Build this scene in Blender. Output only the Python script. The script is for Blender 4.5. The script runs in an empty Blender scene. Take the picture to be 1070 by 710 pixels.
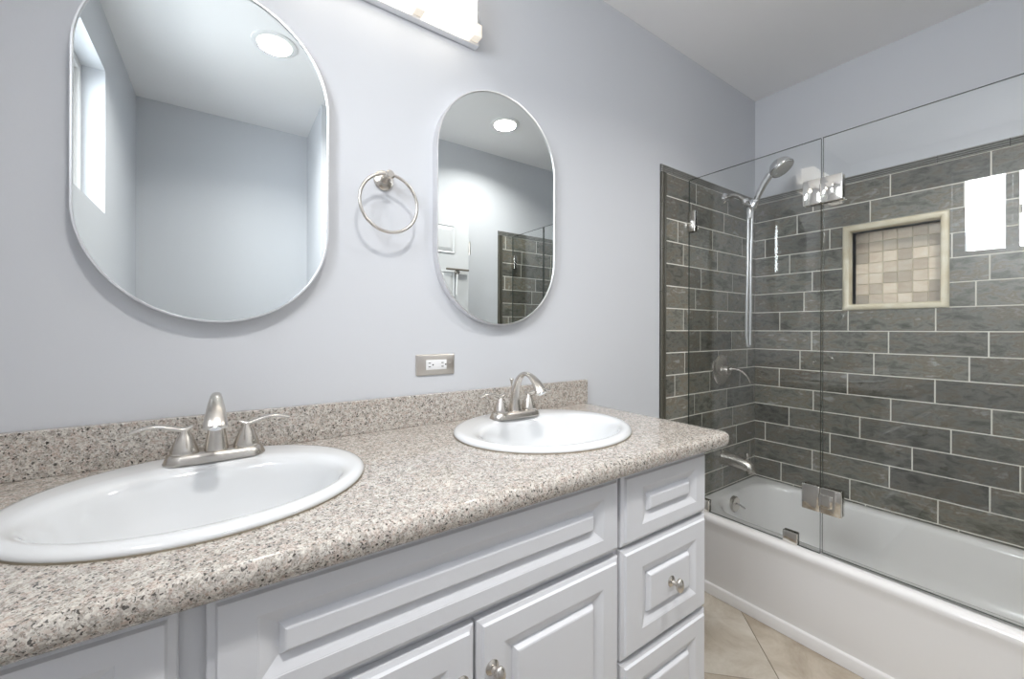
import bpy, bmesh, math, random
from mathutils import Vector, Matrix
random.seed(7)
S = bpy.context.scene
COL = S.collection
PI = math.pi

# ------------------------------------------------------------------ camera
FPX, YAW, CX, CY = 429.2, math.radians(55.10), 535.0, 344.8
cam_d = bpy.data.cameras.new('camera'); cam = bpy.data.objects.new('camera', cam_d); COL.objects.link(cam)
cam_d.sensor_width = 36; cam_d.lens = FPX / 1070 * 36
cam_d.shift_y = (CY - 355) / 1070
cam_d.clip_start = 0.02; cam_d.clip_end = 100
_f = Vector((math.cos(YAW), math.sin(YAW), 0)); _r = Vector((math.sin(YAW), -math.cos(YAW), 0)); _u = Vector((0, 0, 1))
rl = math.radians(0.177)
r2 = _r * math.cos(rl) + _u * math.sin(rl); u2 = -_r * math.sin(rl) + _u * math.cos(rl)
M = Matrix((r2, u2, -_f)).transposed().to_4x4(); M.translation = Vector((0, -1.12, 1.165))
cam.matrix_world = M
S.camera = cam

# ------------------------------------------------------------------ light
S.view_settings.view_transform = 'Standard'; S.view_settings.look = 'None'
S.view_settings.gamma = 1; S.view_settings.use_curve_mapping = False
S.view_settings.exposure = 0.27
LAMP_RECESSED = [9.2, 8.6]     # watts of the two ceiling lights
SHADE_GLOW = 2.5
DIFFUSER_GLOW = 6.0
WINDOW_SKY = 6.0
WINDOW_LAMP = 19.0
w = bpy.data.worlds.new('world'); S.world = w; w.use_nodes = True
w.node_tree.nodes['Background'].inputs[0].default_value = (0.86, 0.93, 1.0, 1)
w.node_tree.nodes['Background'].inputs[1].default_value = WINDOW_SKY

def area(name, loc, rot, size, power, color=(1, 1, 1), shape='DISK', size_y=None):
    d = bpy.data.lights.new(name, 'AREA'); d.shape = shape; d.size = size
    if size_y: d.size_y = size_y
    d.energy = power; d.color = color
    o = bpy.data.objects.new(name, d); o.location = loc; o.rotation_euler = rot; COL.objects.link(o); return o
REC = [(0.18, -1.08), (1.44, -1.08)]
ZC = 2.459
for k, (x, y) in enumerate(REC):
    a_ = area('ceiling_lamp_light', (x, y, ZC - 0.012), (0, 0, 0), 0.13, LAMP_RECESSED[k], (1, 0.975, 0.94)); a_.data.spread = math.radians(140)
wl = area('window_daylight', (-0.72, -0.915, 1.98), (0, math.radians(-64), 0), 0.56, WINDOW_LAMP, (0.93, 0.96, 1), 'RECTANGLE', 0.70); wl.data.spread = math.radians(150)

# ------------------------------------------------------------------ materials
def mat(name, color=(.5, .5, .5), rough=.5, metal=0, spec=.5, coat=0, aniso=0, emit=None, strength=0):
    m = bpy.data.materials.new(name); m.use_nodes = True
    b = m.node_tree.nodes['Principled BSDF']
    b.inputs['Base Color'].default_value = (*color, 1); b.inputs['Roughness'].default_value = rough
    b.inputs['Metallic'].default_value = metal; b.inputs['Specular IOR Level'].default_value = spec
    b.inputs['Coat Weight'].default_value = coat; b.inputs['Coat Roughness'].default_value = .05
    if emit:
        b.inputs['Emission Color'].default_value = (*emit, 1); b.inputs['Emission Strength'].default_value = strength
    return m
def nt(m): return m.node_tree, m.node_tree.nodes, m.node_tree.links, m.node_tree.nodes['Principled BSDF']
def coords(m, scale=(1, 1, 1)):
    t, n, l, b = nt(m)
    g = n.new('ShaderNodeNewGeometry'); mp = n.new('ShaderNodeMapping'); mp.inputs['Scale'].default_value = scale
    l.new(g.outputs['Position'], mp.inputs['Vector']); return mp.outputs[0]
def noise(m, vec, scale, detail=4, rough=.5, dist=0):
    t, n, l, b = nt(m); x = n.new('ShaderNodeTexNoise'); l.new(vec, x.inputs['Vector'])
    x.inputs['Scale'].default_value = scale; x.inputs['Detail'].default_value = detail
    x.inputs['Roughness'].default_value = rough; x.inputs['Distortion'].default_value = dist; return x.outputs['Fac']
def ramp(m, fac, stops, interp='LINEAR'):
    t, n, l, b = nt(m); r = n.new('ShaderNodeValToRGB'); l.new(fac, r.inputs[0]); r.color_ramp.interpolation = interp
    e = r.color_ramp.elements
    while len(e) < len(stops): e.new(.5)
    for el, (p, c) in zip(e, stops): el.position = p; el.color = (*c, 1) if len(c) == 3 else c
    return r.outputs[0]
def mix(m, fac, a, b_, mode='MIX'):
    t, n, l, b = nt(m); x = n.new('ShaderNodeMix'); x.data_type = 'RGBA'; x.blend_type = mode
    for s, v in ((x.inputs[0], fac), (x.inputs[6], a), (x.inputs[7], b_)):
        if isinstance(v, (int, float)): s.default_value = v
        elif isinstance(v, tuple): s.default_value = (*v, 1)
        else: l.new(v, s)
    return x.outputs[2]
def bump(m, h, strength=.1, dist=.002):
    t, n, l, b = nt(m); x = n.new('ShaderNodeBump'); x.inputs['Strength'].default_value = strength
    x.inputs['Distance'].default_value = dist; l.new(h, x.inputs['Height']); l.new(x.outputs[0], b.inputs['Normal'])

def paint(name, c, rough=.55):
    m = mat(name, c, rough, spec=.35); t, n, l, b = nt(m); v = coords(m)
    bump(m, noise(m, v, 180, 3), .08, .001)
    l.new(mix(m, noise(m, v, 1.5, 2), tuple(x * .985 for x in c), tuple(min(1, x * 1.015) for x in c)), b.inputs['Base Color'])
    return m
M_WALL = paint('wall_paint', (.61, .625, .655))
M_CEIL = paint('ceiling_paint', (.90, .895, .90), .7)
M_CAB = paint('cabinet_lacquer', (.71, .72, .75), .32)
M_DOOR = paint('door_paint', (.66, .67, .68), .4)
M_SHADOWGAP = mat('cabinet_inside', (.16, .16, .17), .8)
M_PORC = mat('porcelain', (.72, .735, .75), .10, coat=.6)
M_TUB = mat('tub_enamel', (.80, .79, .785), .14, coat=.4)
M_WHITE = mat('white_plastic', (.80, .80, .80), .35)
M_BLACK = mat('black_slot', (.01, .01, .01), .5)
M_CAULK = mat('sink_sealant', (.20, .17, .12), .6)

def metal(name, c, rough, brushed=None):
    m = mat(name, c, rough, 1); t, n, l, b = nt(m)
    if brushed:
        v = coords(m, brushed); f = noise(m, v, 60, 3)
        mr = n.new('ShaderNodeMapRange'); l.new(f, mr.inputs[0]); mr.inputs[3].default_value = rough * .8; mr.inputs[4].default_value = rough * 1.35
        l.new(mr.outputs[0], b.inputs['Roughness'])
    return m
M_NICKEL = metal('brushed_nickel', (.62, .585, .54), .27)
M_FRAME = metal('mirror_frame_steel', (.80, .80, .81), .32)
M_CHROME = metal('chrome', (.78, .78, .79), .07)
M_HINGE = metal('polished_hinge_steel', (.74, .72, .68), .10)
M_PLATE = metal('outlet_steel', (.66, .62, .57), .3, (12, 1, 1))
M_MIRROR = metal('mirror_silver', (.83, .87, .865), .0)
M_HOSE = mat('hose_grey', (.62, .63, .64), .25, .6)

# granite
M_GRAN = mat('speckled_granite', (.5, .45, .42), .13, coat=.3)
t, n, l, b = nt(M_GRAN); v = coords(M_GRAN)
def voro(m, vec, scale, rnd=1.0):
    t, n, l, b = nt(m); x = n.new('ShaderNodeTexVoronoi'); l.new(vec, x.inputs['Vector']); x.inputs['Scale'].default_value = scale
    s = n.new('ShaderNodeSeparateColor'); l.new(x.outputs['Color'], s.inputs[0]); return s.outputs
wv = n.new('ShaderNodeVectorMath'); wv.operation = 'ADD'
nn = n.new('ShaderNodeTexNoise'); l.new(v, nn.inputs['Vector']); nn.inputs['Scale'].default_value = 240; nn.inputs['Detail'].default_value = 3
sc = n.new('ShaderNodeVectorMath'); sc.operation = 'SCALE'; sc.inputs['Scale'].default_value = .006; l.new(nn.outputs['Color'], sc.inputs[0])
l.new(v, wv.inputs[0]); l.new(sc.outputs[0], wv.inputs[1]); vv = wv.outputs[0]
g1 = voro(M_GRAN, vv, 400); g2 = voro(M_GRAN, vv, 640); g3 = voro(M_GRAN, vv, 150)
base = ramp(M_GRAN, g1[0], [(0, (.36, .34, .32)), (.18, (.56, .53, .50)), (.42, (.46, .37, .32)), (.52, (.68, .65, .61)), (.74, (.30, .28, .26)), (.84, (.54, .49, .45))], 'CONSTANT')
fine = ramp(M_GRAN, g2[1], [(0, (.07, .068, .065)), (.09, (.26, .22, .19)), (.22, (.64, .61, .57)), (.6, (.47, .43, .40)), (.8, (.75, .73, .69))], 'CONSTANT')
c = mix(M_GRAN, .48, base, fine)
big = ramp(M_GRAN, g3[2], [(0, (.78, .75, .72)), (.3, (1.12, 1.10, 1.08)), (.6, (1.0, .90, .86)), (.82, (1.16, 1.15, 1.13))], 'CONSTANT')
c = mix(M_GRAN, .75, c, big, 'MULTIPLY')
dark = ramp(M_GRAN, g1[2], [(0, (.04, .04, .04)), (.06, (1, 1, 1))], 'CONSTANT')
c = mix(M_GRAN, .85, c, dark, 'MULTIPLY'); c = mix(M_GRAN, 1.0, c, (.89, .895, .885), 'MULTIPLY'); l.new(c, b.inputs['Base Color'])

# slate-look wall tile: per-tile tint attribute x mottling
def tile_mat(name, stops, rough, nscale=9, spread=.35):
    m = mat(name, (.1, .1, .1), rough); t, n, l, b = nt(m)
    at = n.new('ShaderNodeAttribute'); at.attribute_name = 'tint'
    sp = n.new('ShaderNodeSeparateColor'); l.new(at.outputs['Color'], sp.inputs[0])
    g = n.new('ShaderNodeNewGeometry')
    off = n.new('ShaderNodeVectorMath'); off.operation = 'MULTIPLY_ADD'
    l.new(at.outputs['Color'], off.inputs[0]); off.inputs[1].default_value = (7, 7, 7); l.new(g.outputs['Position'], off.inputs[2])
    mp = n.new('ShaderNodeMapping'); mp.inputs['Scale'].default_value = (1, 1, 2.2); l.new(off.outputs[0], mp.inputs[0])
    f = noise(m, mp.outputs[0], nscale, 7, .66, .5)
    f0 = noise(m, mp.outputs[0], nscale * .3, 3, .5)
    av = n.new('ShaderNodeMath'); av.operation = 'MULTIPLY_ADD'; l.new(f, av.inputs[0]); av.inputs[1].default_value = .62
    hf = n.new('ShaderNodeMath'); hf.operation = 'MULTIPLY'; l.new(f0, hf.inputs[0]); hf.inputs[1].default_value = .38; l.new(hf.outputs[0], av.inputs[2]); f = av.outputs[0]
    c = ramp(m, f, stops)
    hs = n.new('ShaderNodeHueSaturation'); l.new(c, hs.inputs['Color'])
    mr = n.new('ShaderNodeMapRange'); l.new(sp.outputs[0], mr.inputs[0]); mr.inputs[3].default_value = 1 - spread; mr.inputs[4].default_value = 1 + spread
    l.new(mr.outputs[0], hs.inputs['Value'])
    l.new(hs.outputs[0], b.inputs['Base Color'])
    f2 = noise(m, mp.outputs[0], 11, 3)
    bump(m, f2, .22, .004)
    return m
M_TILE = tile_mat('dark_slate_tile', [(.34, (.045, .047, .034)), (.44, (.115, .115, .097)), (.50, (.185, .185, .165)), (.55, (.145, .122, .085)), (.64, (.29, .295, .28))], .30, 20, spread=.26)
M_GROUT = mat('tile_grout', (.74, .72, .66), .8)
M_LINER = mat('liner_tile', (.34, .34, .32), .35)
M_PENCIL = mat('pencil_tile', (.085, .08, .062), .3)
M_LINER_GAP = mat('liner_joint_and_groove_shade', (.03, .03, .028), .6)
M_TRAV = tile_mat('mosaic_stone', [(.2, (.58, .44, .32)), (.5, (.78, .68, .55)), (.8, (.92, .88, .78))], .4, 14, .26)
M_TRAV2 = mat('cream_stone_trim', (.62, .57, .47), .35)
_v = coords(M_TRAV2); nt(M_TRAV2)[2].new(ramp(M_TRAV2, noise(M_TRAV2, _v, 18, 5), [(.3, (.72, .64, .46)), (.7, (.86, .81, .66))]), nt(M_TRAV2)[3].inputs['Base Color'])
M_FLOOR = tile_mat('beige_floor_tile', [(.30, (.27, .215, .155)), (.48, (.45, .395, .32)), (.68, (.64, .60, .53))], .35, 6, .14)
M_FGROUT = mat('floor_grout', (.20, .17, .13), .8)

# glass: straight-through transparency with fresnel mirror reflection on both faces
def glass_mat(name, tint, ior=1.52):
    m = bpy.data.materials.new(name); m.use_nodes = True; t = m.node_tree; n = t.nodes; l = t.links
    n.remove(n['Principled BSDF']); out = n['Material Output']
    tr = n.new('ShaderNodeBsdfTransparent'); tr.inputs[0].default_value = (*tint, 1)
    gl = n.new('ShaderNodeBsdfGlossy'); gl.inputs['Roughness'].default_value = 0.0
    fr = n.new('ShaderNodeFresnel'); g = n.new('ShaderNodeNewGeometry')
    mr = n.new('ShaderNodeMapRange'); l.new(g.outputs['Backfacing'], mr.inputs[0]); mr.inputs[3].default_value = ior; mr.inputs[4].default_value = 1 / ior
    l.new(mr.outputs[0], fr.inputs['IOR'])
    mx = n.new('ShaderNodeMixShader'); l.new(fr.outputs[0], mx.inputs[0]); l.new(tr.outputs[0], mx.inputs[1]); l.new(gl.outputs[0], mx.inputs[2])
    l.new(mx.outputs[0], out.inputs[0]); return m
M_GLASS = glass_mat('clear_shower_glass', (.985, .992, .988), 1.62)
M_WGLASS = glass_mat('window_glass', (.98, .98, .98), 1.45)
M_GEDGE = mat('glass_edge_green', (.07, .085, .075), .2)
M_GLOWGLASS = mat('frosted_shade_glass', (.9, .88, .84), .4, emit=(1, .93, .82), strength=SHADE_GLOW)
M_SHADE_CLEAR = mat('clear_shade_block', (.85, .80, .72), .25, emit=(1, .9, .75), strength=.35)
M_DIFF = mat('lamp_diffuser', (.9, .9, .9), .5, emit=(1, .95, .86), strength=DIFFUSER_GLOW)

# ------------------------------------------------------------------ mesh helpers
LOC = {}
def thing(name, loc, label=None, cat=None, group=None, kind=None):
    o = bpy.data.objects.new(name, None); o.empty_display_size = .05; COL.objects.link(o); o.location = loc
    LOC[o] = Vector(loc); tag(o, label, cat, group, kind); return o
def tag(o, label=None, cat=None, group=None, kind=None):
    if label: o['label'] = label
    if cat: o['category'] = cat
    if group: o['group'] = group
    if kind: o['kind'] = kind
    return o
def obj(name, bm, mats, parent=None, smooth=False, at=None, label=None):
    off = LOC[parent] if parent is not None else Vector(at or (0, 0, 0))
    bm.transform(Matrix.Translation(-off))
    me = bpy.data.meshes.new(name); bm.to_mesh(me); bm.free()
    for m in (mats if isinstance(mats, (list, tuple)) else [mats]): me.materials.append(m)
    if smooth:
        me.polygons.foreach_set('use_smooth', [True] * len(me.polygons))
        if smooth is not True: me.set_sharp_from_angle(angle=math.radians(smooth))
    o = bpy.data.objects.new(name, me); COL.objects.link(o)
    if parent is not None: o.parent = parent
    else: o.location = off
    LOC[o] = off.copy()
    if label: o['label'] = label
    return o
def dup(root, delta, label=None):
    r = root.copy(); COL.objects.link(r); r.location = root.location + Vector(delta)
    if label: r['label'] = label
    for ch in list(root.children):
        c = ch.copy(); COL.objects.link(c); c.parent = r
        for g in list(ch.children):
            d = g.copy(); COL.objects.link(d); d.parent = c
    return r
def nb(): return bmesh.new()
def box(bm, x0, x1, y0, y1, z0, z1, mi=0, bevel=0, seg=2):
    x0, x1 = min(x0, x1), max(x0, x1); y0, y1 = min(y0, y1), max(y0, y1); z0, z1 = min(z0, z1), max(z0, z1)
    b2 = bmesh.new()
    vs = [b2.verts.new((x, y, z)) for x in (x0, x1) for y in (y0, y1) for z in (z0, z1)]
    for f in ((0, 1, 3, 2), (4, 6, 7, 5), (0, 4, 5, 1), (2, 3, 7, 6), (0, 2, 6, 4), (1, 5, 7, 3)):
        b2.faces.new([vs[i] for i in f])
    if bevel: bmesh.ops.bevel(b2, geom=b2.edges[:], offset=bevel, segments=seg, profile=.5, affect='EDGES')
    join(bm, b2, mi)
def join(bm, b2, mi=0):
    mp = {}
    for v in b2.verts: mp[v] = bm.verts.new(v.co)
    for f in b2.faces:
        try: nf = bm.faces.new([mp[v] for v in f.verts]); nf.material_index = mi if mi is not None else f.material_index; nf.smooth = f.smooth
        except ValueError: pass
    b2.free()
def rings(bm, loops, cap0=True, cap1=True, closed=True, mi=0):
    L = [[bm.verts.new(p) for p in lp] for lp in loops]; n = len(L[0])
    for a, b_ in zip(L, L[1:]):
        for i in range(n if closed else n - 1):
            j = (i + 1) % n
            f = bm.faces.new((a[i], a[j], b_[j], b_[i])); f.material_index = mi
    if cap0: bm.faces.new(L[0][::-1]).material_index = mi
    if cap1: bm.faces.new(L[-1]).material_index = mi
    return L
def fixn(bm): bmesh.ops.recalc_face_normals(bm, faces=bm.faces[:])
def lathe(bm, prof, origin=(0, 0, 0), axis='z', n=32, mi=0, cap0=True, cap1=True):
    """prof: (r, h) list along axis; axis is a unit vector or letter"""
    ax = {'x': Vector((1, 0, 0)), 'y': Vector((0, 1, 0)), 'z': Vector((0, 0, 1)), '-y': Vector((0, -1, 0)), '-x': Vector((-1, 0, 0)), '-z': Vector((0, 0, -1))}.get(axis, None) if isinstance(axis, str) else Vector(axis).normalized()
    s = Vector((0, 0, 1)) if abs(ax.z) < .9 else Vector((1, 0, 0)); e1 = ax.cross(s).normalized(); e2 = ax.cross(e1)
    o = Vector(origin)
    rings(bm, [[o + ax * h + (e1 * math.cos(2 * PI * i / n) + e2 * math.sin(2 * PI * i / n)) * r for i in range(n)] for r, h in prof], cap0, cap1, mi=mi)
def spline(pts, k=8):
    """Catmull-Rom through tuples of any dimension"""
    out = []; P = [pts[0]] + list(pts) + [pts[-1]]
    for i in range(1, len(P) - 2):
        for s in range(k):
            t_ = s / k
            out.append(tuple(.5 * ((2 * b_) + (c_ - a) * t_ + (2 * a - 5 * b_ + 4 * c_ - d) * t_ ** 2 + (3 * b_ - a - 3 * c_ + d) * t_ ** 3) for a, b_, c_, d in zip(P[i - 1], P[i], P[i + 1], P[i + 2])))
    out.append(tuple(pts[-1])); return out
def sweep(bm, pts, ra, rb=None, side=(1, 0, 0), n=20, closed=False, mi=0, power=2.0):
    """pts world path; ra radius along 'side', rb radius along the other axis; values or lists"""
    m_ = len(pts); P = [Vector(p) for p in pts]; loops = []; sd = Vector(side).normalized()
    for i in range(m_):
        if closed: T = (P[(i + 1) % m_] - P[i - 1]).normalized()
        else: T = (P[min(i + 1, m_ - 1)] - P[max(i - 1, 0)]).normalized()
        a = (sd - T * sd.dot(T)).normalized(); b_ = T.cross(a)
        r1 = ra[i] if isinstance(ra, (list, tuple)) else ra
        r2_ = (rb[i] if isinstance(rb, (list, tuple)) else rb) if rb is not None else r1
        lp = []
        for k in range(n):
            th = 2 * PI * k / n; cs, sn = math.cos(th), math.sin(th)
            lp.append(P[i] + a * r1 * math.copysign(abs(cs) ** (2 / power), cs) + b_ * r2_ * math.copysign(abs(sn) ** (2 / power), sn))
        loops.append(lp)
    if closed: rings(bm, loops + [loops[0]], False, False, mi=mi); bmesh.ops.remove_doubles(bm, verts=bm.verts[:], dist=1e-6)
    else: rings(bm, loops, mi=mi)
def rrect(cx, cy, hx, hy, r, n=8):
    """rounded rectangle in 2D, ccw"""
    out = []
    for sx, sy, a0 in ((1, 1, 0), (-1, 1, 90), (-1, -1, 180), (1, -1, 270)):
        for k in range(n + 1):
            a = math.radians(a0 + 90 * k / n); out.append((cx + sx * (hx - r) + r * math.cos(a), cy + sy * (hy - r) + r * math.sin(a)))
    return out
def plate(bm, c2, hx, hy, r, y0, y1, bev=.002, plane='xz', mi=0):
    """rounded rectangular plate, thickness along the third axis from y0 (back) to y1 (front), front edge rounded"""
    s = 1 if y1 > y0 else -1
    def P(q, d): return (q[0], d, q[1]) if plane == 'xz' else (d, q[0], q[1])
    lv = [(0, y0), (0, y1 - s * bev), (bev * .35, y1 - s * bev * .35), (bev, y1)]
    b2 = bmesh.new()
    rings(b2, [[P(q, d) for q in rrect(c2[0], c2[1], hx - i, hy - i, max(r - i, .0004))] for i, d in lv]); fixn(b2)
    join(bm, b2, mi)

# ================================================================== THE SETTING
XB, XL, YC, YA = 2.4512, -0.41, -1.5, -2.0
XP = 0.45
T = 0.1
def wallobj(name, bm, m=M_WALL, at=(0, 0, 0)):
    fixn(bm); return tag(obj(name, bm, m, at=at), kind='structure')
bm = nb(); box(bm, XL - .3, XB + .3, 0, T, -.1, ZC + .1); wall_front = wallobj('wall_front', bm)
# right wall with the niche hole
NY0, NY1, NZ0, NZ1 = -.738, -.432, 1.288, 1.640
bm = nb()
box(bm, XB, XB + .16, NY1, 0, 0, ZC); box(bm, XB, XB + .16, YC, NY0, 0, ZC)
box(bm, XB, XB + .16, NY0, NY1, 0, NZ0); box(bm, XB, XB + .16, NY0, NY1, NZ1, ZC)
wall_right = wallobj('wall_right', bm, at=(XB, -.7, 0))
# left wall with window opening
WY0, WY1, WZ0, WZ1 = -1.29, -.545, 1.64, 2.23
bm = nb()
box(bm, XL - T, XL, WY1, 0, 0, ZC); box(bm, XL - T, XL, YA, WY0, 0, ZC)
box(bm, XL - T, XL, WY0, WY1, 0, WZ0); box(bm, XL - T, XL, WY0, WY1, WZ1, ZC)
wall_left = wallobj('wall_left', bm, at=(XL, -1, 0))
bm = nb()
vs = [(XL - T, YA), (XP, YA), (XP, YC), (XB + .16, YC), (XB + .16, YC - T - .5), (XL - T, YC - T - .5)]
lo = [bm.verts.new((x, y, 0)) for x, y in vs]; hi = [bm.verts.new((x, y, ZC)) for x, y in vs]
for i in range(6): bm.faces.new((lo[i], lo[(i + 1) % 6], hi[(i + 1) % 6], hi[i]))
bm.faces.new(lo); bm.faces.new(hi)
wall_back = wallobj('wall_back', bm, at=(1, YC, 0))
bm = nb(); box(bm, XL - .3, XB + .3, YA - .2, T, ZC, ZC + .1); wallobj('ceiling', bm, M_CEIL, at=(1, -1, ZC))

# floor: diagonal tiles
def tint_layer(bm): return bm.loops.layers.float_color.get('tint') or bm.loops.layers.float_color.new('tint')
def tile_face(bm, P, cut=.0016, h=.0015, tint=None, mi=0):
    """P(u, v, d): places a point; builds one chamfered tile for a rectangle"""
    pass
def add_tile(bm, corners, nrm, thick, cut, tint, mi=0):
    """corners: 4 points ccw (at grout level); raised by thick along nrm with chamfered edge"""
    lay = tint_layer(bm); C = [Vector(c) for c in corners]; nv = Vector(nrm); ctr = sum(C, Vector()) / 4
    def inset(k):
        out = []
        for i in range(4):
            e1 = (C[i - 1] - C[i]).normalized(); e2 = (C[(i + 1) % 4] - C[i]).normalized(); out.append(C[i] + (e1 + e2) * k)
        return out
    a = [bm.verts.new(c) for c in C]; b_ = [bm.verts.new(c + nv * (thick - cut)) for c in C]; t_ = [bm.verts.new(c + nv * thick) for c in inset(cut)]
    fs = [bm.faces.new(t_)]
    for i in range(4):
        j = (i + 1) % 4; fs.append(bm.faces.new((a[i], a[j], b_[j], b_[i]))); fs.append(bm.faces.new((b_[i], b_[j], t_[j], t_[i])))
    for f in fs:
        f.material_index = mi
        for lp in f.loops: lp[lay] = tint
def rt(): return (random.random(), random.random(), random.random(), 1)

bm = nb(); box(bm, XL - .3, XB + .3, YA - .2, T, -.1, -.0015, 1)
s2 = math.sqrt(.5); A0, B0, TL, G = .99 * s2, 2.026 * s2, .46, .0028   # a=(x+y)/sqrt2, b=(x-y)/sqrt2
for i in range(-8, 8):
    for j in range(-8, 8):
        a0 = A0 + i * TL + G / 2; b0 = B0 + j * TL + G / 2; a1 = a0 + TL - G; b1 = b0 + TL - G
        pts = [((a + b_) * s2, (a - b_) * s2, -.0015) for a, b_ in ((a0, b0), (a0, b1), (a1, b1), (a1, b0))]
        cx = sum(p[0] for p in pts) / 4; cy = sum(p[1] for p in pts) / 4
        if XL - .6 < cx < XB + .2 and YA - .4 < cy < .3: add_tile(bm, pts, (0, 0, 1), .0015, .0008, rt())
fixn(bm); tag(obj('floor', bm, [M_FLOOR, M_FGROUT]), kind='structure')

# ---- tile cladding
PITCH, GR = .1007, .0046
ZR0 = 1.818
rowsB = [-.579, -.509, -.65, -.770, -.872, -.836, -.428, -.279, -.228, -.131, -.287, -.178, -.062, -.283, -.141, -.2]
rowsA = [1.850, 2.104, 1.702, 1.747, 1.896, 1.848, 2.045, 1.891, 1.760, 1.682, 1.842, 1.905, 2.238, 2.389, 2.10, 1.95]
def clad(name, P, nrm, u0, u1, joints, parent, hole=None, thick=.009):
    """P(u, z) -> point on the wall plane"""
    bm = nb(); L = .2955
    def quad(ua, ub, za, zb, tint):
        if ub - ua < .006 or zb - za < .006: return
        add_tile(bm, [P(ua, za), P(ub, za), P(ub, zb), P(ua, zb)], nrm, thick, .0012, tint)
    for i in range(16):
        zc = ZR0 - PITCH * i; z0, z1 = zc - PITCH / 2 + GR / 2, zc + PITCH / 2 - GR / 2
        if z1 < .33: break
        z0 = max(z0, .349)
        j = joints[i]
        while j > u0: j -= L
        while j < u1:
            a, b_ = max(j + GR / 2, u0), min(j + L - GR / 2, u1); j += L
            if b_ - a < .006: continue
            tint = rt()
            if hole and a < hole[1] and b_ > hole[0] and z0 < hole[3] and z1 > hole[2]:
                quad(a, hole[0], z0, z1, tint); quad(hole[1], b_, z0, z1, tint)
                quad(max(a, hole[0]), min(b_, hole[1]), z0, hole[2], tint); quad(max(a, hole[0]), min(b_, hole[1]), hole[3], z1, tint)
            else: quad(a, b_, z0, z1, tint)
    # grout bed
    def gq(ua, ub, za, zb):
        f = bm.faces.new([bm.verts.new(Vector(P(u, z)) + Vector(nrm) * (thick - .0012)) for u, z in ((ua, za), (ub, za), (ub, zb), (ua, zb))]); f.material_index = 1
    zt = ZR0 + PITCH / 2
    if hole:
        gq(u0, hole[0], .349, zt); gq(hole[1], u1, .349, zt); gq(hole[0], hole[1], .349, hole[2]); gq(hole[0], hole[1], hole[3], zt)
    else: gq(u0, u1, .349, zt)
    fixn(bm)
    for f in bm.faces:
        if len(f.verts) == 4 and f.material_index == 1 and f.normal.dot(Vector(nrm)) < 0: f.normal_flip()
    return obj(name, bm, [M_TILE, M_GROUT], parent)
NT = (-.755, -.408, 1.268, 1.668)   # hole in the tile field = inside the niche trim (u = y)
clad('wall_tiles', lambda u, z: (XB, u, z), (-1, 0, 0), YC, -.0, rowsB, wall_right, hole=NT)
clad('wall_tiles', lambda u, z: (u, 0, z), (0, -1, 0), 1.618, XB, rowsA, wall_front)
clad('wall_tiles', lambda u, z: (u, YC, z), (0, 1, 0), 1.700, XB, [j + .07 for j in rowsA[::-1]], wall_back)

# ---- ridged liner trim along the tile top, pencil trim on the vertical tile edges
def liner(P, nrm, u0, u1, first, parent, z0=1.8675, z1=1.902, seg=.1945):
    bm = nb(); nv = Vector(nrm); prof = []
    nr = 4; h = (z1 - z0) / nr
    prof.append((z0, 0))
    for k in range(nr):
        prof.append((z0 + h * k + .0001, .004))
        for q in range(5):
            a = PI * q / 4; prof.append((z0 + h * (k + .5) - (h * .5 - .0013) * math.cos(a), .008 + .0055 * math.sin(a)))
        prof.append((z0 + h * (k + 1) - .0001, .004))
    prof.append((z1, 0))
    j = first
    while j > u0: j -= seg
    while j < u1:
        a, b_ = max(j + .0012, u0), min(j + seg - .0012, u1); j += seg
        if b_ - a < .004: continue
        rings(bm, [[Vector(P(u, z)) + nv * d for z, d in prof] for u in (a, b_)])
    for f in bm.faces:
        if len(f.verts) == 4 and min((v.co - Vector(P(u0, v.co.z))).dot(nv) for v in f.verts) < .0045: f.material_index = 1  # groove shade painted in: valley faces between ridges take the dark joint colour
    # dark joint bed behind
    rings(bm, [[Vector(P(u, z)) + nv * d for z, d in ((z0, 0), (z0, .005), (z1, .005), (z1, 0))] for u in (u0, u1)], mi=1)
    fixn(bm); return obj('liner_trim', bm, [M_LINER, M_LINER_GAP], parent, smooth=40)
liner(lambda u, z: (XB, u, z), (-1, 0, 0), YC, -.0, -.533, wall_right)
liner(lambda u, z: (u, 0, z), (0, -1, 0), 1.579, XB, 1.66, wall_front)
liner(lambda u, z: (u, YC, z), (0, 1, 0), 1.660, XB, 1.74, wall_back)
def pencil(x0, y, ny, parent):
    bm = nb()
    for (dx0, dx1, dep) in ((0, .017, .014), (.020, .026, .009), (.028, .037, .011)):
        z = -.02; 
        while z < 1.866:
            z1 = min(z + .192, 1.866)
            loops = []
            for zz in (max(z, 0), z1):
                lp = [(x0 + dx0, y, zz)]
                for q in range(7):
                    a = PI * q / 6; lp.append((x0 + (dx0 + dx1) / 2 - (dx1 - dx0) / 2 * math.cos(a), y + ny * (dep * .5 + dep * .5 * math.sin(a)), zz))
                lp.append((x0 + dx1, y, zz)); loops.append(lp)
            rings(bm, loops); z += .194
    box(bm, x0, x0 + .041, y, y + ny * .004, 0, 1.866, 1)
    fixn(bm); obj('edge_trim', bm, [M_PENCIL, M_LINER_GAP], parent, smooth=50)
pencil(1.579, 0, -1, wall_front); pencil(1.660, YC, 1, wall_back)

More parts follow.
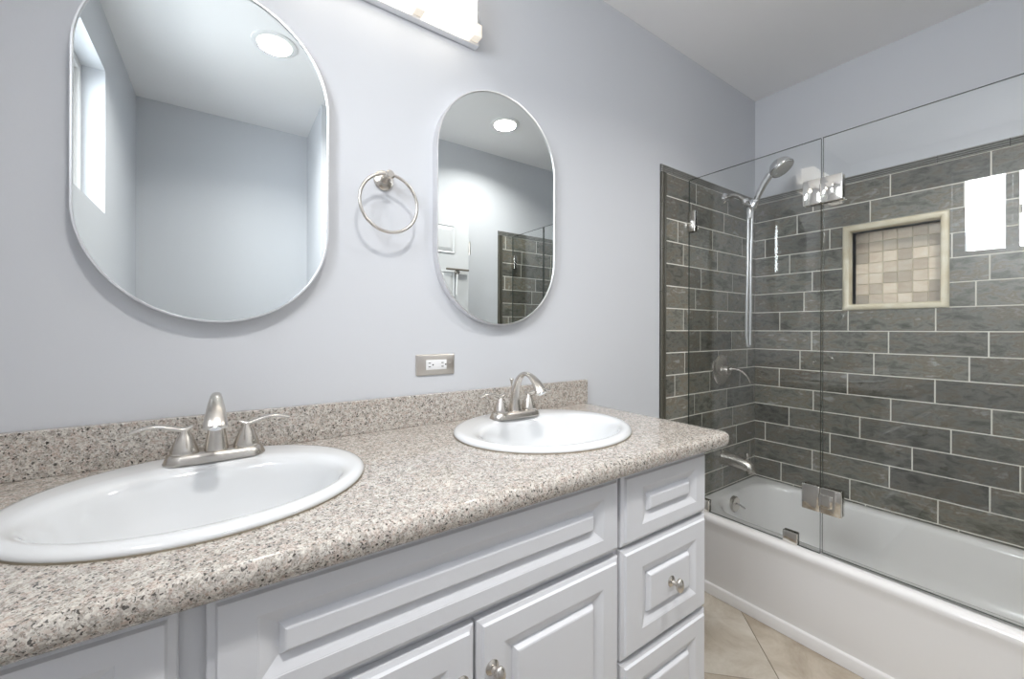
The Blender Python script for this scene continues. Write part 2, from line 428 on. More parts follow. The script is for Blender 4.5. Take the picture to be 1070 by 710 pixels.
# ---- niche: box, mosaic, stone trim
niche = thing('wall_niche', (XB, -.58, 1.27), kind='structure')
niche.parent = wall_right; niche.location = niche.location - wall_right.location
XN = XB + .085
bm = nb()   # liner of the recess
for (a, b_) in (((NY0, NZ0), (NY1, NZ0)), ((NY1, NZ0), (NY1, NZ1)), ((NY1, NZ1), (NY0, NZ1)), ((NY0, NZ1), (NY0, NZ0))):
    bm.faces.new([bm.verts.new(p) for p in ((XB - .01, a[0], a[1]), (XN, a[0], a[1]), (XN, b_[0], b_[1]), (XB - .01, b_[0], b_[1]))])
bm.faces.new([bm.verts.new(p) for p in ((XN, NY0, NZ0), (XN, NY1, NZ0), (XN, NY1, NZ1), (XN, NY0, NZ1))])
obj('niche_lining', bm, M_TRAV2, niche)
bm = nb(); nu, nv_ = 6, 7; du = (NY1 - NY0) / nu; dv = (NZ1 - NZ0) / nv_
for i in range(nu):
    for j in range(nv_):
        y0 = NY0 + i * du + .0015; z0 = NZ0 + j * dv + .0015
        tn = (random.choice([.05, .3, .6, .8, 1.0, .9]), random.random(), random.random(), 1)
        add_tile(bm, [(XN, y0, z0), (XN, y0 + du - .003, z0), (XN, y0 + du - .003, z0 + dv - .003), (XN, y0, z0 + dv - .003)], (-1, 0, 0), .005, .001, tn)
fixn(bm); obj('mosaic_back', bm, M_TRAV, niche)
bm = nb()
TW = .030
oy0, oy1, oz0, oz1 = NY0 - TW + .004, NY1 + TW - .004, NZ0 - TW + .004, NZ1 + TW - .004
prof = [(0, .0), (0, .010), (.004, .016), (.011, .0195), (.018, .0195), (.024, .016), (TW - .003, .010), (TW - .003, -.012), (TW, -.02)]
def fr(i, d): return [(XB - d, oy0 + i, oz0 + i), (XB - d, oy1 - i, oz0 + i), (XB - d, oy1 - i, oz1 - i), (XB - d, oy0 + i, oz1 - i)]
rings(bm, [fr(i, d) for i, d in prof], False, False); fixn(bm)
obj('niche_trim', bm, M_TRAV2, niche, smooth=50)

# ---- window in the left wall
win = thing('window_1', (XL - .06, -.9, WZ0), kind='structure')
def frame_ring(bm, x0, x1, y0, y1, z0, z1, w_, bev=.003):
    box(bm, x0, x1, y0, y0 + w_, z0, z1, 0, bev); box(bm, x0, x1, y1 - w_, y1, z0, z1, 0, bev)
    box(bm, x0, x1, y0 + w_, y1 - w_, z0, z0 + w_, 0, bev); box(bm, x0, x1, y0 + w_, y1 - w_, z1 - w_, z1, 0, bev)
bm = nb(); frame_ring(bm, XL - .10, XL - .07, WY0, WY1, WZ0, WZ1, .03); obj('window_frame', bm, M_WHITE, win)
for a, b_, xo in ((-.80, -.570, -.075), (-1.26, -.80, -.083)):
    bm = nb(); frame_ring(bm, XL + xo - .012, XL + xo, a, b_, WZ0 + .03, WZ1 - .03, .028); s_ = obj('sash', bm, M_WHITE, win)
    bm = nb(); box(bm, XL + xo - .008, XL + xo - .004, a + .026, b_ - .026, WZ0 + .056, WZ1 - .056); obj('pane', bm, M_WGLASS, s_)
bm = nb(); box(bm, XL - .075, XL - .062, -.84, -.80, 1.90, 1.96, 0, .004); obj('window_latch', bm, M_WHITE, win)

# ---- open panelled door folded back against the rear wall
door = thing('door_1', (1.385, YC + .02, 0), kind='structure')
DX0, DX1, DY = .625, 1.385, YC + .055
bm = nb(); box(bm, DX0, DX1, DY - .035, DY, .012, 2.0, 0, .003); 
obj('door_leaf', bm, M_DOOR, door)
def rpanel(bm, x0, x1, z0, z1, y, ny, profile):
    def lp(i, k, d): return [(x0 + i, y + ny * d, z0 + k), (x1 - i, y + ny * d, z0 + k), (x1 - i, y + ny * d, z1 - k), (x0 + i, y + ny * d, z1 - k)]
    rings(bm, [lp(i, k, d) for i, k, d in profile], False, True); fixn(bm)
for x0, x1 in ((.735, .965), (1.045, 1.275)):
    for z0, z1 in ((.25, .86), (1.0, 1.56), (1.68, 1.87)):
        bm = nb(); rpanel(bm, x0, x1, z0, z1, DY, 1, [(0, 0, .0), (.004, .004, .006), (.012, .012, .002), (.035, .035, .008), (.04, .04, .008)]); obj('door_panel', bm, M_DOOR, door)
for z in (1.73, .25):
    bm = nb(); lathe(bm, [(.0065, 0), (.0065, .09)], (DX1 + .004, DY + .004, z - .045), 'z', 12); box(bm, DX1 - .002, DX1 + .003, DY - .03, DY + .002, z - .045, z + .045)
    obj('door_hinge', bm, M_PLATE, door, smooth=40)
sq = thing('shower_squeegee', (1.29, DY + .005, 1.57), 'T-shaped squeegee with dark blade hanging on the white door seen in the small mirror', 'squeegee')
bm = nb(); box(bm, 1.205, 1.375, DY + .012, DY + .026, 1.566, 1.578, 0, .003); obj('blade', bm, mat('squeegee_rubber', (.16, .14, .11), .5), sq)
bm = nb(); lathe(bm, [(.016, 0), (.018, .012), (.014, .022)], (1.29, DY + .001, 1.556), 'y', 20); fixn(bm); obj('hub', bm, M_NICKEL, sq, smooth=40)
bm = nb(); sweep(bm, [(1.29, DY + .016, 1.55), (1.287, DY + .014, 1.48), (1.284, DY + .014, 1.40)], .006, .005, n=12); fixn(bm); obj('handle', bm, M_WHITE, sq, smooth=40)

# ================================================================== BATHTUB
tub = thing('bathtub', (2.1, -.76, 0), 'long white alcove bathtub with smooth apron below the clear glass screen', 'bathtub')
TX0, TX1, TY0, TY1 = 1.752, XB - .003, YC + .003, -.003
ZR = .347
bm = nb()
def orect(x0, x1, y0, y1, z, r=.012): return [(q[0], q[1], z) for q in rrect((x0 + x1) / 2, (y0 + y1) / 2, (x1 - x0) / 2, (y1 - y0) / 2, r, 8)]
ap = [(.003, .001), (.003, .040), (.005, .046), (.010, .050), (.011, .056), (.007, .080), (.005, .28), (.003, .305), (-.003, .318), (-.004, .330), (.000, .340), (.009, .346), (.020, ZR)]
lo = [orect(TX0 + dx, TX1, TY0, TY1, z) for dx, z in ap]
ix0, ix1, iy0, iy1 = 1.845, XB - .048, YC + .11, -.075     # basin mouth
def brect(g, z, r, gx=0, gy=0): return orect(ix0 + g + gx, ix1 - g, iy0 + g * 1.0 + gy * 2.6, iy1 - g - gy, z, r)
lo += [brect(-.022, ZR + .000, .15), brect(-.010, ZR - .002, .155), brect(-.003, ZR - .009, .16), brect(.002, ZR - .022, .16), brect(.010, .26, .16), brect(.024, .17, .16, 0, .01), brect(.045, .11, .15, 0, .02), brect(.075, .082, .13, 0, .03), brect(.13, .074, .08, 0, .05)]
rings(bm, lo, True, True); fixn(bm)
obj('tub_shell', bm, M_TUB, tub, smooth=35)
# overflow plate on the faucet end of the basin
bm = nb(); oy = iy1 - .012; oc = (2.07, oy, .305)
lathe(bm, [(.038, -.012), (.038, .002), (.034, .006), (.012, .0075)], oc, '-y', 28); fixn(bm); ovf = obj('overflow_plate', bm, M_NICKEL, tub, smooth=35)
bm = nb(); sweep(bm, [(oc[0] + .004, oy - .008, .31), (oc[0] + .010, oy - .022, .303), (oc[0] + .022, oy - .036, .290)], [.004, .005, .004], n=12); fixn(bm); obj('trip_lever', bm, M_CHROME, ovf, smooth=35)
bm = nb(); lathe(bm, [(.03, 0), (.03, .004), (.024, .006), (.005, .003)], (2.11, -.30, .073), 'z', 24); fixn(bm); obj('tub_drain', bm, M_CHROME, tub, smooth=35)

# tub spout and valve, shower set on the tiled wall
YT = -.009
sp = thing('tub_spout', (2.10, YT, .51), 'brushed nickel tub filler spout low on the dark tiled wall', 'tub spout')
bm = nb(); path = spline([(2.10, YT + .003, .512), (2.102, -.04, .512), (2.104, -.08, .509), (2.106, -.115, .503), (2.107, -.140, .490), (2.107, -.148, .468)], 4)
k = len(path) - 1
sweep(bm, path, [.036 - .012 * i / k for i in range(k + 1)], [.036 - .014 * i / k for i in range(k + 1)], n=24, power=2.3); fixn(bm); obj('spout_body', bm, M_NICKEL, sp, smooth=50)
bm = nb(); lathe(bm, [(.036, 0), (.036, .006), (.032, .010)], (2.10, YT, .515), '-y', 28); fixn(bm); obj('wall_flange', bm, M_NICKEL, sp, smooth=35)
bm = nb(); lathe(bm, [(.005, 0), (.005, .020), (.0085, .024), (.0085, .036), (.005, .040)], (2.106, -.125, .520), 'z', 14); fixn(bm); obj('diverter_knob', bm, M_NICKEL, sp, smooth=35)
va = thing('shower_valve', (2.075, YT, .963), 'round brushed nickel shower valve with curved lever on the tiled wall', 'shower valve')
bm = nb(); lathe(bm, [(.078, 0), (.078, .004), (.070, .010), (.045, .014), (.030, .016), (.027, .035), (.024, .045), (.012, .048)], (2.075, YT, .963), '-y', 40); fixn(bm); obj('escutcheon', bm, M_NICKEL, va, smooth=35)
bm = nb(); path = spline([(2.078, -.045, .966), (2.09, -.070, .972), (2.103, -.098, .962), (2.113, -.120, .938), (2.119, -.134, .905)], 6)
k = len(path) - 1; sweep(bm, path, [.012 - .007 * i / k for i in range(k + 1)], [.007 - .003 * i / k for i in range(k + 1)], n=16); fixn(bm); obj('lever', bm, M_NICKEL, va, smooth=50)

sh = thing('hand_shower', (2.11, YT, 1.845), 'chrome hand shower on a curved wall arm with a hanging hose loop', 'shower')
bm = nb(); lathe(bm, [(.030, 0), (.030, .003), (.022, .010), (.013, .013)], (2.11, YT, 1.845), '-y', 28); fixn(bm); obj('arm_flange', bm, M_CHROME, sh, smooth=35)
bm = nb(); sweep(bm, spline([(2.11, -.012, 1.845), (2.11, -.045, 1.850), (2.11, -.078, 1.838), (2.11, -.108, 1.808)], 6), .0105, n=16); fixn(bm); obj('shower_arm', bm, M_NICKEL, sh, smooth=60)
bm = nb(); lathe(bm, [(.012, -.02), (.019, -.016), (.019, .012), (.015, .020), (.010, .022)], (2.11, -.118, 1.795), (0, -.6, -.8), 22)
lathe(bm, [(.010, -.03), (.013, -.026), (.013, .022), (.010, .026)], (2.11, -.136, 1.786), 'x', 20)
lathe(bm, [(.016, -.022), (.020, -.018), (.021, .012), (.019, .018)], (2.11, -.152, 1.782), (0, -.42, .91), 22)
fixn(bm); obj('holder', bm, M_CHROME, sh, smooth=35)
bm = nb(); HP = spline([(2.11, -.145, 1.755), (2.11, -.156, 1.785), (2.11, -.180, 1.835), (2.11, -.203, 1.875), (2.11, -.226, 1.905)], 6)
k = len(HP) - 1; sweep(bm, HP, [.010 + .006 * min(1, i / k * 1.2) for i in range(k + 1)], n=20); fixn(bm); obj('handle', bm, M_CHROME, sh, smooth=60)
bm = nb(); hc = Vector((2.11, -.272, 1.922)); hd = Vector((-.05, -.58, -.80)).normalized()
lathe(bm, [(.004, -.042), (.022, -.038), (.040, -.026), (.050, -.010), (.053, .004), (.051, .010)], hc, hd, 36)
fixn(bm); hh = obj('spray_head', bm, M_CHROME, sh, smooth=40)
bm = nb(); lathe(bm, [(.046, .0095), (.045, .013), (.02, .015)], hc, hd, 32); fixn(bm); obj('spray_face', bm, M_HOSE, hh, smooth=35)
bm = nb(); lathe(bm, [(.004, 0), (.005, .010), (.004, .014)], hc + hd * .012 + Vector((-.01, .028, -.012)), hd, 10); fixn(bm); obj('spray_selector', bm, M_CHROME, hh, smooth=35)
bm = nb(); lathe(bm, [(.011, 0), (.014, .004), (.014, .050), (.011, .056)], (2.11, -.131, 1.712), 'z', 18); fixn(bm); obj('hose_nut', bm, M_HOSE, sh, smooth=35)
bm = nb(); hp = [(2.103, -.128, 1.72), (2.103, -.128, 1.5), (2.103, -.124, 1.3), (2.103, -.122, 1.14)]
for q in range(0, 9): a = PI * q / 8; hp.append((2.112 - .009 * math.cos(a), -.126 - .004 * (q / 8 - .5) * 2 * .5 - .003, 1.098 - .010 * math.sin(a)))
hp += [(2.121, -.131, 1.14), (2.120, -.133, 1.3), (2.118, -.134, 1.5), (2.116, -.142, 1.76)]
sweep(bm, hp, .0072, n=12, side=(0, 1, 0)); fixn(bm); obj('hose', bm, M_HOSE, sh, smooth=60)

# ================================================================== GLASS SCREEN
XG, GT = 1.790, .009
def pane(bm, y0, y1, z0, z1):
    x0, x1 = XG - GT / 2, XG + GT / 2; e = .0005
    b2 = bmesh.new()
    vs = [b2.verts.new((x, y, z)) for x in (x0, x1) for y in (y0, y1) for z in (z0, z1)]
    for i, f in enumerate(((0, 1, 3, 2), (4, 6, 7, 5), (0, 4, 5, 1), (2, 3, 7, 6), (0, 2, 6, 4), (1, 5, 7, 3))):
        nf = b2.faces.new([vs[q] for q in f]); nf.material_index = 0 if i < 2 else 1
    fixn(b2); join(bm, b2, None)
ZG0, ZG1 = ZR + .0015, 1.871
def clampbm(y0, y1, z0, z1):
    bm = nb(); c_, h_ = ((y0 + y1) / 2, (z0 + z1) / 2), ((y1 - y0) / 2, (z1 - z0) / 2)
    plate(bm, c_, h_[0], h_[1], .003, XG - GT / 2, XG - GT / 2 - .008, .002, 'yz'); plate(bm, c_, h_[0], h_[1], .003, XG + GT / 2, XG + GT / 2 + .008, .002, 'yz'); return bm
fp = thing('fixed_glass_panel', (XG, -.27, ZG0), 'fixed clear glass panel on the tub rim beside the shower wall', 'glass panel', 'frameless glass panels of the tub screen')
bm = nb(); pane(bm, -.533, -.010, ZG0, ZG1); obj('glass_pane', bm, [M_GLASS, M_GEDGE], fp)
for a in ((-.045, -.0095, 1.625, 1.722), (-.116, -.066, .3475, .400), (-.463, -.413, .3475, .393)):
    obj('glass_clamp', clampbm(*a), M_HINGE, fp, smooth=40)
gd = thing('glass_shower_door', (XG, -.83, ZG0 + .004), 'hinged clear glass door of the tub screen, held by two polished square hinges', 'shower door')
bm = nb(); pane(bm, -1.118, -.539, ZG0 + .006, ZG1); obj('glass_pane', bm, [M_GLASS, M_GEDGE], gd)
for z0, z1 in ((1.63, 1.722), (.503, .595)):
    zc = (z0 + z1) / 2; bm = nb()
    for s, (xa, xb) in ((-1, (XG - GT / 2, XG - GT / 2 - .012)), (1, (XG + GT / 2, XG + GT / 2 + .012))):
        plate(bm, (-.5075, zc), .0285, (z1 - z0) / 2, .004, xa, xb, .0015, 'yz')
        plate(bm, (-.5685, zc), .0315, (z1 - z0) / 2, .004, xa, xb, .0015, 'yz')
    hg = obj('glass_hinge', bm, M_HINGE, gd, smooth=40)
    bm = nb(); lathe(bm, [(.0085, -.022), (.0085, .022)], (XG - .010, -.5375, zc), 'z', 16)
    box(bm, XG - .0195, XG - .0165, -.574, -.5375, zc - .022, zc + .022, 0, .001); fixn(bm); obj('hinge_knuckle', bm, M_HINGE, hg, smooth=40)
fe = thing('fixed_glass_panel', (XG, -1.3, ZG0), 'fixed clear glass panel at the far tub end, seen in the small mirror', 'glass panel', 'frameless glass panels of the tub screen')
bm = nb(); pane(bm, YC + .010, -1.124, ZG0, ZG1); obj('glass_pane', bm, [M_GLASS, M_GEDGE], fe)
obj('glass_clamp', clampbm(YC + .0095, YC + .046, 1.625, 1.722), M_HINGE, fe, smooth=40)
obj('glass_clamp', clampbm(-1.24, -1.19, .3475, .40), M_HINGE, fe, smooth=40)

# ================================================================== VANITY
van = thing('vanity_cabinet', (.32, -.27, 0), 'white double vanity cabinet with raised-panel doors and drawers', 'cabinet')
CX0, CX1, YF = XL + .002, 1.038, -.510
bm = nb()
box(bm, CX0, CX0 + .016, YF + .018, -.002, .09, .856); box(bm, CX1 - .016, CX1, YF + .018, -.002, .0, .856)
box(bm, CX0 + .016, CX1 - .016, -.012, -.002, .09, .856); box(bm, CX0 + .016, CX1 - .016, YF + .018, -.012, .09, .106)
box(bm, .692, .708, YF + .018, -.012, .106, .735); box(bm, -.045, -.029, YF + .018, -.012, .106, .735)
fixn(bm); obj('carcass', bm, M_CAB, van)
bm = nb()   # face frame
for x0, x1 in ((CX0, -.372), (-.060, -.006), (.680, .724), (1.022, CX1)): box(bm, x0, x1, YF, YF + .018, .09, .856)
for x0, x1 in ((-.372, -.060), (-.006, .680), (.724, 1.022)):
    box(bm, x0, x1, YF, YF + .018, .09, .13); box(bm, x0, x1, YF, YF + .018, .836, .856); box(bm, x0, x1, YF, YF + .018, .665, .70)
for x0, x1 in ((-.372, -.060), (.724, 1.022)): box(bm, x0, x1, YF, YF + .018, .42, .455)
fixn(bm); obj('face_frame', bm, M_CAB, van)
bm = nb(); box(bm, CX0, CX1, -.44, -.425, 0, .09); obj('toe_kick', bm, M_CAB, van)
YO = YF - .0008
def front(name, x0, x1, z0, z1, tall):
    bm = nb(); D = .0195
    if tall: kz = lambda i: i
    prof_x = [0, 0, .0015, .0080, .0090, .0115, .051, .0520, .0535, .0730, .0750, .0760, .0810, .0835]
    prof_d = [0, .0105, .0125, .0145, .0148, D, D, .0188, .0186, .0100, .0098, .0118, .0185, D]
    if tall: prof_z = prof_x
    else: prof_z = [0, 0, .0015, .0080, .0090, .0115, .038, .0390, .0400, .0590, .0605, .0612, .0660, .0680]
    lx = .014 if x0 > .7 and name == 'drawer' else 0
    loops = []
    for i, k, d in zip(prof_x, prof_z, prof_d):
        loops.append([(x0 + i + (lx if i > .04 else 0), YO - d, z0 + k), (x1 - i, YO - d, z0 + k), (x1 - i, YO - d, z1 - k), (x0 + i + (lx if i > .04 else 0), YO - d, z1 - k)])
    rings(bm, loops); fixn(bm); return obj(name, bm, M_CAB, van)
def knob(x, z, parent):
    bm = nb(); o = (x, YO - .0195, z)
    lathe(bm, [(.0130, 0), (.0130, .0015), (.0105, .004), (.0060, .0065), (.0050, .010), (.0052, .018)], o, '-y', 20)
    # egg shaped grip, taller than wide
    b2 = bmesh.new(); n_ = 24; lp = []
    for q in range(1, 12):
        a = PI * q / 12; r = math.sin(a); h = .0235 - .0085 * math.cos(a)
        lp.append([(x + .0112 * r * math.cos(2 * PI * i / n_), YO - .0195 - h, z + .0172 * r * math.sin(2 * PI * i / n_)) for i in range(n_)])
    rings(b2, lp); fixn(b2); join(bm, b2); fixn(bm)
    return obj('knob', bm, M_NICKEL, parent, smooth=40)
d = front('drawer', .706, 1.037, .690, .850, False)
d2 = front('drawer', .706, 1.037, .442, .683, True); knob(.880, .562, d2)
d3 = front('drawer', .706, 1.037, .120, .434, True); knob(.880, .28, d3)
front('false_front', -.018, .697, .690, .851, False)
dl = front('door', -.018, .3405, .120, .677, True); knob(.314, .592, dl)
dr = front('door', .3455, .697, .120, .677, True); knob(.3725, .592, dr)
d = front('drawer', -.386, -.043, .690, .850, False)
e2 = front('drawer', -.386, -.043, .442, .683, True); knob(-.2145, .562, e2)
e3 = front('drawer', -.386, -.043, .120, .434, True); knob(-.2145, .28, e3)

# countertop with bullnose front and right edge, holes for the two bowls
top = thing('countertop', (.35, -.27, .857), 'long speckled pink-grey granite countertop with rounded front edge', 'countertop')
KX0, KX1, KY0, KY1, KZ0, KZ1 = XL + .002, 1.1137, -.5575, -.002, .857, .893
SINKS = [(-.022, -.250), (.715, -.247)]
def bool_cut(bm, cutters, mats):
    me = bpy.data.meshes.new('tmp'); bm.to_mesh(me); bm.free(); o = bpy.data.objects.new('tmp', me); COL.objects.link(o); cs = []
    for cbm in cutters:
        cm = bpy.data.meshes.new('tmpc'); cbm.to_mesh(cm); cbm.free(); co = bpy.data.objects.new('tmpc', cm); COL.objects.link(co); cs.append(co)
        md = o.modifiers.new('b', 'BOOLEAN'); md.object = co; md.operation = 'DIFFERENCE'; md.solver = 'EXACT'
    dg = bpy.context.evaluated_depsgraph_get(); ev = o.evaluated_get(dg); res = bmesh.new(); res.from_mesh(ev.to_mesh()); ev.to_mesh_clear()
    for co in cs: m_ = co.data; bpy.data.objects.remove(co); bpy.data.meshes.remove(m_)
    bpy.data.objects.remove(o); bpy.data.meshes.remove(me); return res
bm = nb(); H = KZ1 - KZ0
def kloop(ins, z):
    R = .022; cx, cy = KX1 - R, KY0 + R; r = R - ins * .6
    pts = [(KX0, KY1), (KX0, KY0 + ins)]
    for q in range(9):
        a = math.radians(-90 + 90 * q / 8); pts.append((KX1 - ins - r + r * math.cos(a), KY0 + ins + r + r * math.sin(a)))
    pts.append((KX1 - ins, KY1)); return [(x, y, z) for x, y in pts]
R = .017
loops = [kloop(.030, KZ0), kloop(.010, KZ0)] + [kloop(R * .62 * (1 - math.sin(a)), KZ0 + H / 2 - H / 2 * math.cos(a)) for a in [math.radians(x) for x in (22, 40, 58, 75, 90, 105, 122, 140, 158)]] + [kloop(.011, KZ1 - .0002), kloop(.03, KZ1)]
rings(bm, loops); fixn(bm)
cut = []
for cx, cy in SINKS:
    c_ = nb(); rings(c_, [[(cx + .232 * math.cos(2 * PI * i / 72), cy + .202 * math.sin(2 * PI * i / 72), z) for i in range(72)] for z in (.84, .91)]); fixn(c_); cut.append(c_)
bm = bool_cut(bm, cut, None)
obj('slab', bm, M_GRAN, top, smooth=30)
bm = nb(); box(bm, KX0, KX1 - .0005, -.0215, -.0015, KZ1, .979, 0, .0015); fixn(bm); obj('backsplash', bm, M_GRAN, top)

# sinks
def make_sink(cx, cy, label):
    s_ = thing('sink', (cx, cy, KZ1), label, 'sink', 'oval drop-in sinks')
    bm = nb(); N = 96; z0 = KZ1 + .0006
    def el(a, b_, dy, z): return [(cx + a * math.cos(2 * PI * i / N), cy + dy + b_ * math.sin(2 * PI * i / N), z) for i in range(N)]
    L = [el(.246, .216, 0, z0), el(.2495, .2195, 0, z0 + .001), el(.2505, .2205, 0, z0 + .004), el(.249, .219, 0, z0 + .008), el(.243, .213, 0, z0 + .0115), el(.234, .204, -.001, z0 + .0128),
         el(.222, .170, -.026, z0 + .0122), el(.212, .155, -.034, z0 + .0105), el(.205, .147, -.037, z0 + .006), el(.199, .141, -.038, z0 - .003), el(.192, .135, -.038, z0 - .020),
         el(.178, .124, -.036, z0 - .055), el(.155, .107, -.032, z0 - .085), el(.120, .083, -.027, z0 - .108), el(.075, .055, -.022, z0 - .121), el(.026, .026, -.018, z0 - .126)]
    O = [el(.030, .030, -.018, z0 - .135), el(.085, .063, -.022, z0 - .130), el(.130, .092, -.027, z0 - .116), el(.166, .116, -.032, z0 - .092), el(.190, .134, -.036, z0 - .060), el(.206, .148, -.036, z0 - .02), el(.225, .180, -.012, z0)]
    rings(bm, O[::-1][::-1] + [L[0]] + L[1:], False, False); fixn(bm)
    body = obj('basin', bm, M_PORC, s_, smooth=60)
    bm = nb(); lathe(bm, [(.030, -.004), (.031, .000), (.027, .002), (.022, .0), (.020, -.004), (.018, .001), (.004, .003)], (cx, cy - .018, z0 - .1255), 'z', 28); fixn(bm); obj('drain', bm, M_NICKEL, s_, smooth=35)
    bm = nb(); rings(bm, [el(.250, .220, 0, KZ1 + .0002), el(.2508, .2208, 0, KZ1 + .0003), el(.2503, .2203, 0, KZ1 + .0016), el(.249, .219, 0, KZ1 + .003)], False, False); fixn(bm)
    obj('sealant_bead', bm, M_CAULK, s_, smooth=60)
    return s_
sink = make_sink(*SINKS[0], 'white oval sink nearest the camera, left one below the large left mirror')
dup(sink, (SINKS[1][0] - SINKS[0][0], SINKS[1][1] - SINKS[0][1], 0), 'white oval sink at the right end of the granite counter')

# faucets
FZ = KZ1 + .0134
def make_faucet(cx, cy, label):
    f_ = thing('faucet', (cx, cy, FZ), label, 'faucet', 'brushed nickel two-handle faucets')
    bm = nb(); lv = [(.084, .031, 0), (.0842, .0312, .0015), (.0785, .0265, .0135), (.076, .024, .0165), (.073, .0215, .0178)]
    rings(bm, [[(cx + q[0], cy + q[1], FZ + z) for q in rrect(0, 0, hx, hy, hy * .98, 10)] for hx, hy, z in lv]); fixn(bm); obj('base_plate', bm, M_NICKEL, f_, smooth=35)
    # spout: column, arc and flared tip
    key = [(.000, .012, .0215, .0205), (.000, .030, .0185, .0165), (-.001, .055, .0150, .0130), (-.006, .085, .0120, .0120), (-.019, .112, .0098, .0098), (-.043, .1300, .0080, .0065), (-.072, .1285, .0100, .0062), (-.098, .114, .0140, .0078), (-.116, .096, .0172, .0095), (-.124, .084, .0185, .0105)]
    K = spline(key, 6)
    bm = nb(); sweep(bm, [(cx, cy + k_[0], FZ + k_[1]) for k_ in K], [k_[2] for k_ in K], [k_[3] for k_ in K], n=28, power=2.2); fixn(bm)
    spt = obj('spout', bm, M_NICKEL, f_, smooth=50)
    bm = nb(); lathe(bm, [(.009, 0), (.009, .004), (.006, .0045)], (cx, cy - .1235, FZ + .0855), (0, -.57, -.82), 16); fixn(bm); obj('aerator', bm, M_CHROME, spt, smooth=35)
    for s in (-1, 1):
        hx = cx + s * .0505; bm = nb()
        lathe(bm, [(.0225, .016), (.0232, .019), (.0225, .024), (.0190, .034), (.0135, .048), (.0088, .057), (.0078, .061), (.0070, .063)], (hx, cy, FZ), 'z', 28); fixn(bm)
        ho = obj('handle', bm, M_NICKEL, f_, smooth=45)
        K2 = spline([(-.013, .069, .0045, .0026), (-.005, .0640, .0065, .0045), (.005, .0625, .0075, .0050), (.020, .068, .0078, .0042), (.040, .0735, .0078, .0038), (.060, .0725, .0074, .0036), (.078, .067, .0060, .0028)], 5)
        bm = nb(); sweep(bm, [(hx + s * k_[0], cy - .08 * max(k_[0], 0), FZ + k_[1]) for k_ in K2], [k_[2] for k_ in K2], [k_[3] for k_ in K2], side=(0, 1, 0), n=16, power=2.4); fixn(bm); obj('lever', bm, M_NICKEL, ho, smooth=50)
    bm = nb(); lathe(bm, [(.0022, .012), (.0022, .092), (.0030, .094), (.0042, .102), (.0066, .108), (.0060, .110)], (cx + .004, cy + .024, FZ), 'z', 14); fixn(bm); obj('drain_rod', bm, M_NICKEL, f_, smooth=35)
    return f_
fa = make_faucet(-.014, -.103, 'brushed nickel faucet on the left sink, facing the camera')
dup(fa, (.726, -.014, 0), 'brushed nickel faucet on the right sink beneath the small mirror')

# ================================================================== MIRRORS
def stadium(cx, cz, hw, hh, y, n=40):
    out = []
    for k in range(n + 1): a = PI * k / n; out.append((cx + hw * math.cos(a), y, cz + (hh - hw) + hw * math.sin(a)))
    for k in range(n + 1): a = PI + PI * k / n; out.append((cx + hw * math.cos(a), y, cz - (hh - hw) + hw * math.sin(a)))
    return out
def make_mirror(cx, cz, hw, hh, label):
    m_ = thing('wall_mirror', (cx, -.001, cz - hh), label, 'mirror', 'pill-shaped wall mirrors')
    bm = nb(); W_ = .0045
    rings(bm, [stadium(cx, cz, hw - i, hh - i, y) for i, y in ((.006, -.001), (0, -.001), (0, -.0288), (.0008, -.030), (W_ - .0008, -.030), (W_, -.0290), (W_, -.024))], True, False); fixn(bm)
    obj('frame', bm, M_FRAME, m_, smooth=50)
    bm = nb(); f = bm.faces.new([bm.verts.new(p) for p in stadium(cx, cz, hw - W_, hh - W_, -.026)]); bm.normal_update()
    if f.normal.y > 0: f.normal_flip()
    obj('glass', bm, M_MIRROR, m_); return m_
mi = make_mirror(-.0145, 1.5475, .2235, .369, 'pill-shaped framed mirror above the left sink, reflecting the window')
dup(mi, (.7345, 0, 0), 'pill-shaped framed mirror above the right sink, reflecting the dark tiles')

# towel ring
tr = thing('towel_ring', (.347, -.001, 1.566), 'brushed nickel towel ring on the wall between the two mirrors', 'towel ring')
bm = nb(); rc = (.352, 0, 1.570)
lathe(bm, [(.027, 0.001), (.027, .005), (.022, .010), (.011, .014), (.009, .040), (.011, .046), (.012, .058), (.008, .062)], rc, '-y', 28); fixn(bm); obj('wall_post', bm, M_NICKEL, tr, smooth=40)
bm = nb(); RR = .076; cc = (.352, -.052, 1.568 - RR + .004)
sweep(bm, [(cc[0] + RR * math.sin(2 * PI * i / 64), cc[1], cc[2] + RR * math.cos(2 * PI * i / 64)) for i in range(64)], .0042, n=14, side=(0, 1, 0), closed=True); fixn(bm); obj('ring', bm, M_NICKEL, tr, smooth=True)

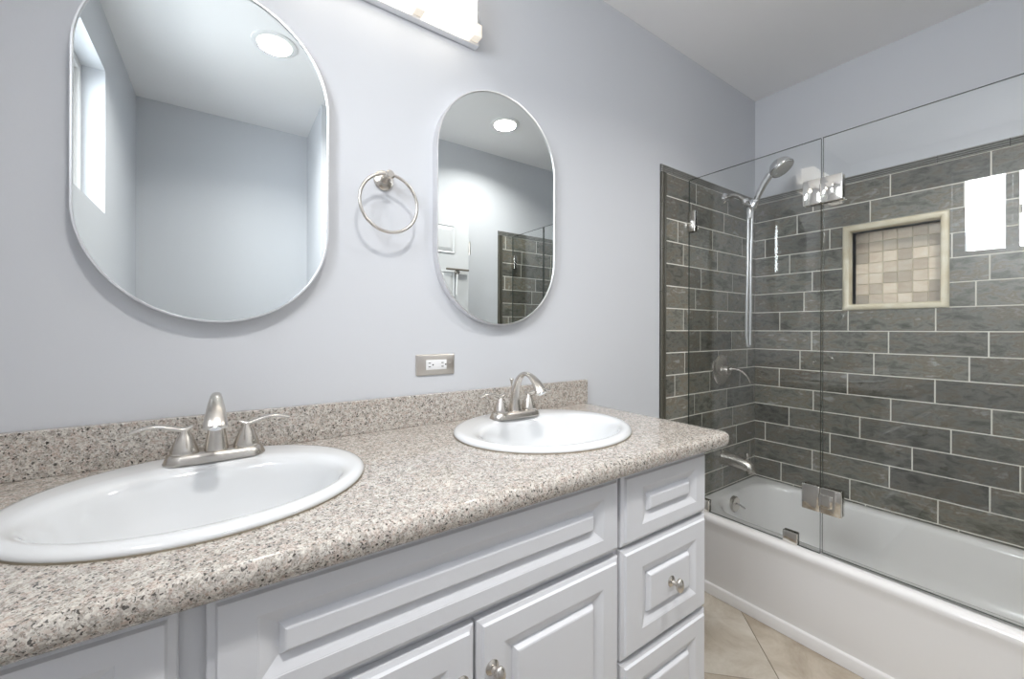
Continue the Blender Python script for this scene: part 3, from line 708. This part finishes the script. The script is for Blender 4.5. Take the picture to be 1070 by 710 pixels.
# outlet
ou = thing('wall_outlet', (.506, -.001, 1.063), 'horizontal outlet in a brushed steel cover plate above the backsplash', 'outlet')
bm = nb(); plate(bm, (.506, 1.0625), .0605, .0305, .004, -.0005, -.0065, .0035); obj('cover_plate', bm, M_PLATE, ou, smooth=40)
bm = nb(); plate(bm, (.507, 1.062), .0325, .0145, .0015, -.006, -.0078, .0008); rcp = obj('receptacle', bm, M_WHITE, ou, smooth=40)
for cxo in (-.0215, .019):
    bm = nb()
    for dz in (-.0055, .0055): box(bm, .507 + cxo - .0035, .507 + cxo + .0035, -.0081, -.0076, 1.062 + dz - .001, 1.062 + dz + .001)
    lathe(bm, [(.0022, 0), (.0022, .0004)], (.507 + cxo + .0105, -.0077, 1.062), '-y', 12); fixn(bm); obj('socket_slots', bm, M_BLACK, rcp)
for cxo in (-.047, .047):
    bm = nb(); lathe(bm, [(.0028, 0), (.0026, .0008), (.001, .001)], (.506 + cxo, -.0064, 1.0625), '-y', 14); fixn(bm); obj('screw', bm, M_PLATE, ou, smooth=40)

# vanity light bar
vl = thing('vanity_light', (.36, -.001, 2.09), 'steel bar wall light with glowing square glass shades at the top', 'wall light')
bm = nb(); box(bm, .075, .638, -.024, -.001, 2.036, 2.145, 0, .002); obj('back_plate', bm, M_FRAME, vl)
for k_ in range(3):
    x1 = .590 - k_ * .180; x0 = x1 - .152
    bm = nb(); box(bm, x0, x1, -.098, -.030, 2.046, 2.190, 0, .004); sd = obj('shade', bm, M_GLOWGLASS, vl, smooth=30)
    bm = nb(); box(bm, x1 + .014, x1 + .042, -.052, -.0235, 2.044, 2.082, 0, .002); obj('shade_bracket', bm, M_SHADE_CLEAR, sd)
    bm = nb(); lathe(bm, [(.018, 0), (.018, .008)], ((x0 + x1) / 2, -.0235, 2.10), '-y', 18); fixn(bm); obj('shade_mount', bm, M_FRAME, sd, smooth=40)

# recessed ceiling lights
def make_can(x, y, label):
    c_ = thing('recessed_light', (x, y, ZC), label, 'ceiling light', 'recessed ceiling lights')
    bm = nb(); lathe(bm, [(.072, -.0005), (.092, -.0005), (.091, -.004), (.076, -.0075), (.070, -.006), (.070, -.0012)], (x, y, ZC), 'z', 48, cap0=False, cap1=False); fixn(bm); obj('trim_ring', bm, M_WHITE, c_, smooth=40)
    bm = nb(); lathe(bm, [(.0715, -.001), (.0715, -.004), (.06, -.0045)], (x, y, ZC), 'z', 40); fixn(bm); obj('diffuser', bm, M_DIFF, c_, smooth=40); return c_
can = make_can(*REC[0], 'round recessed ceiling light reflected in the left mirror')
dup(can, (REC[1][0] - REC[0][0], REC[1][1] - REC[0][1], 0), 'round recessed ceiling light reflected in the right mirror')
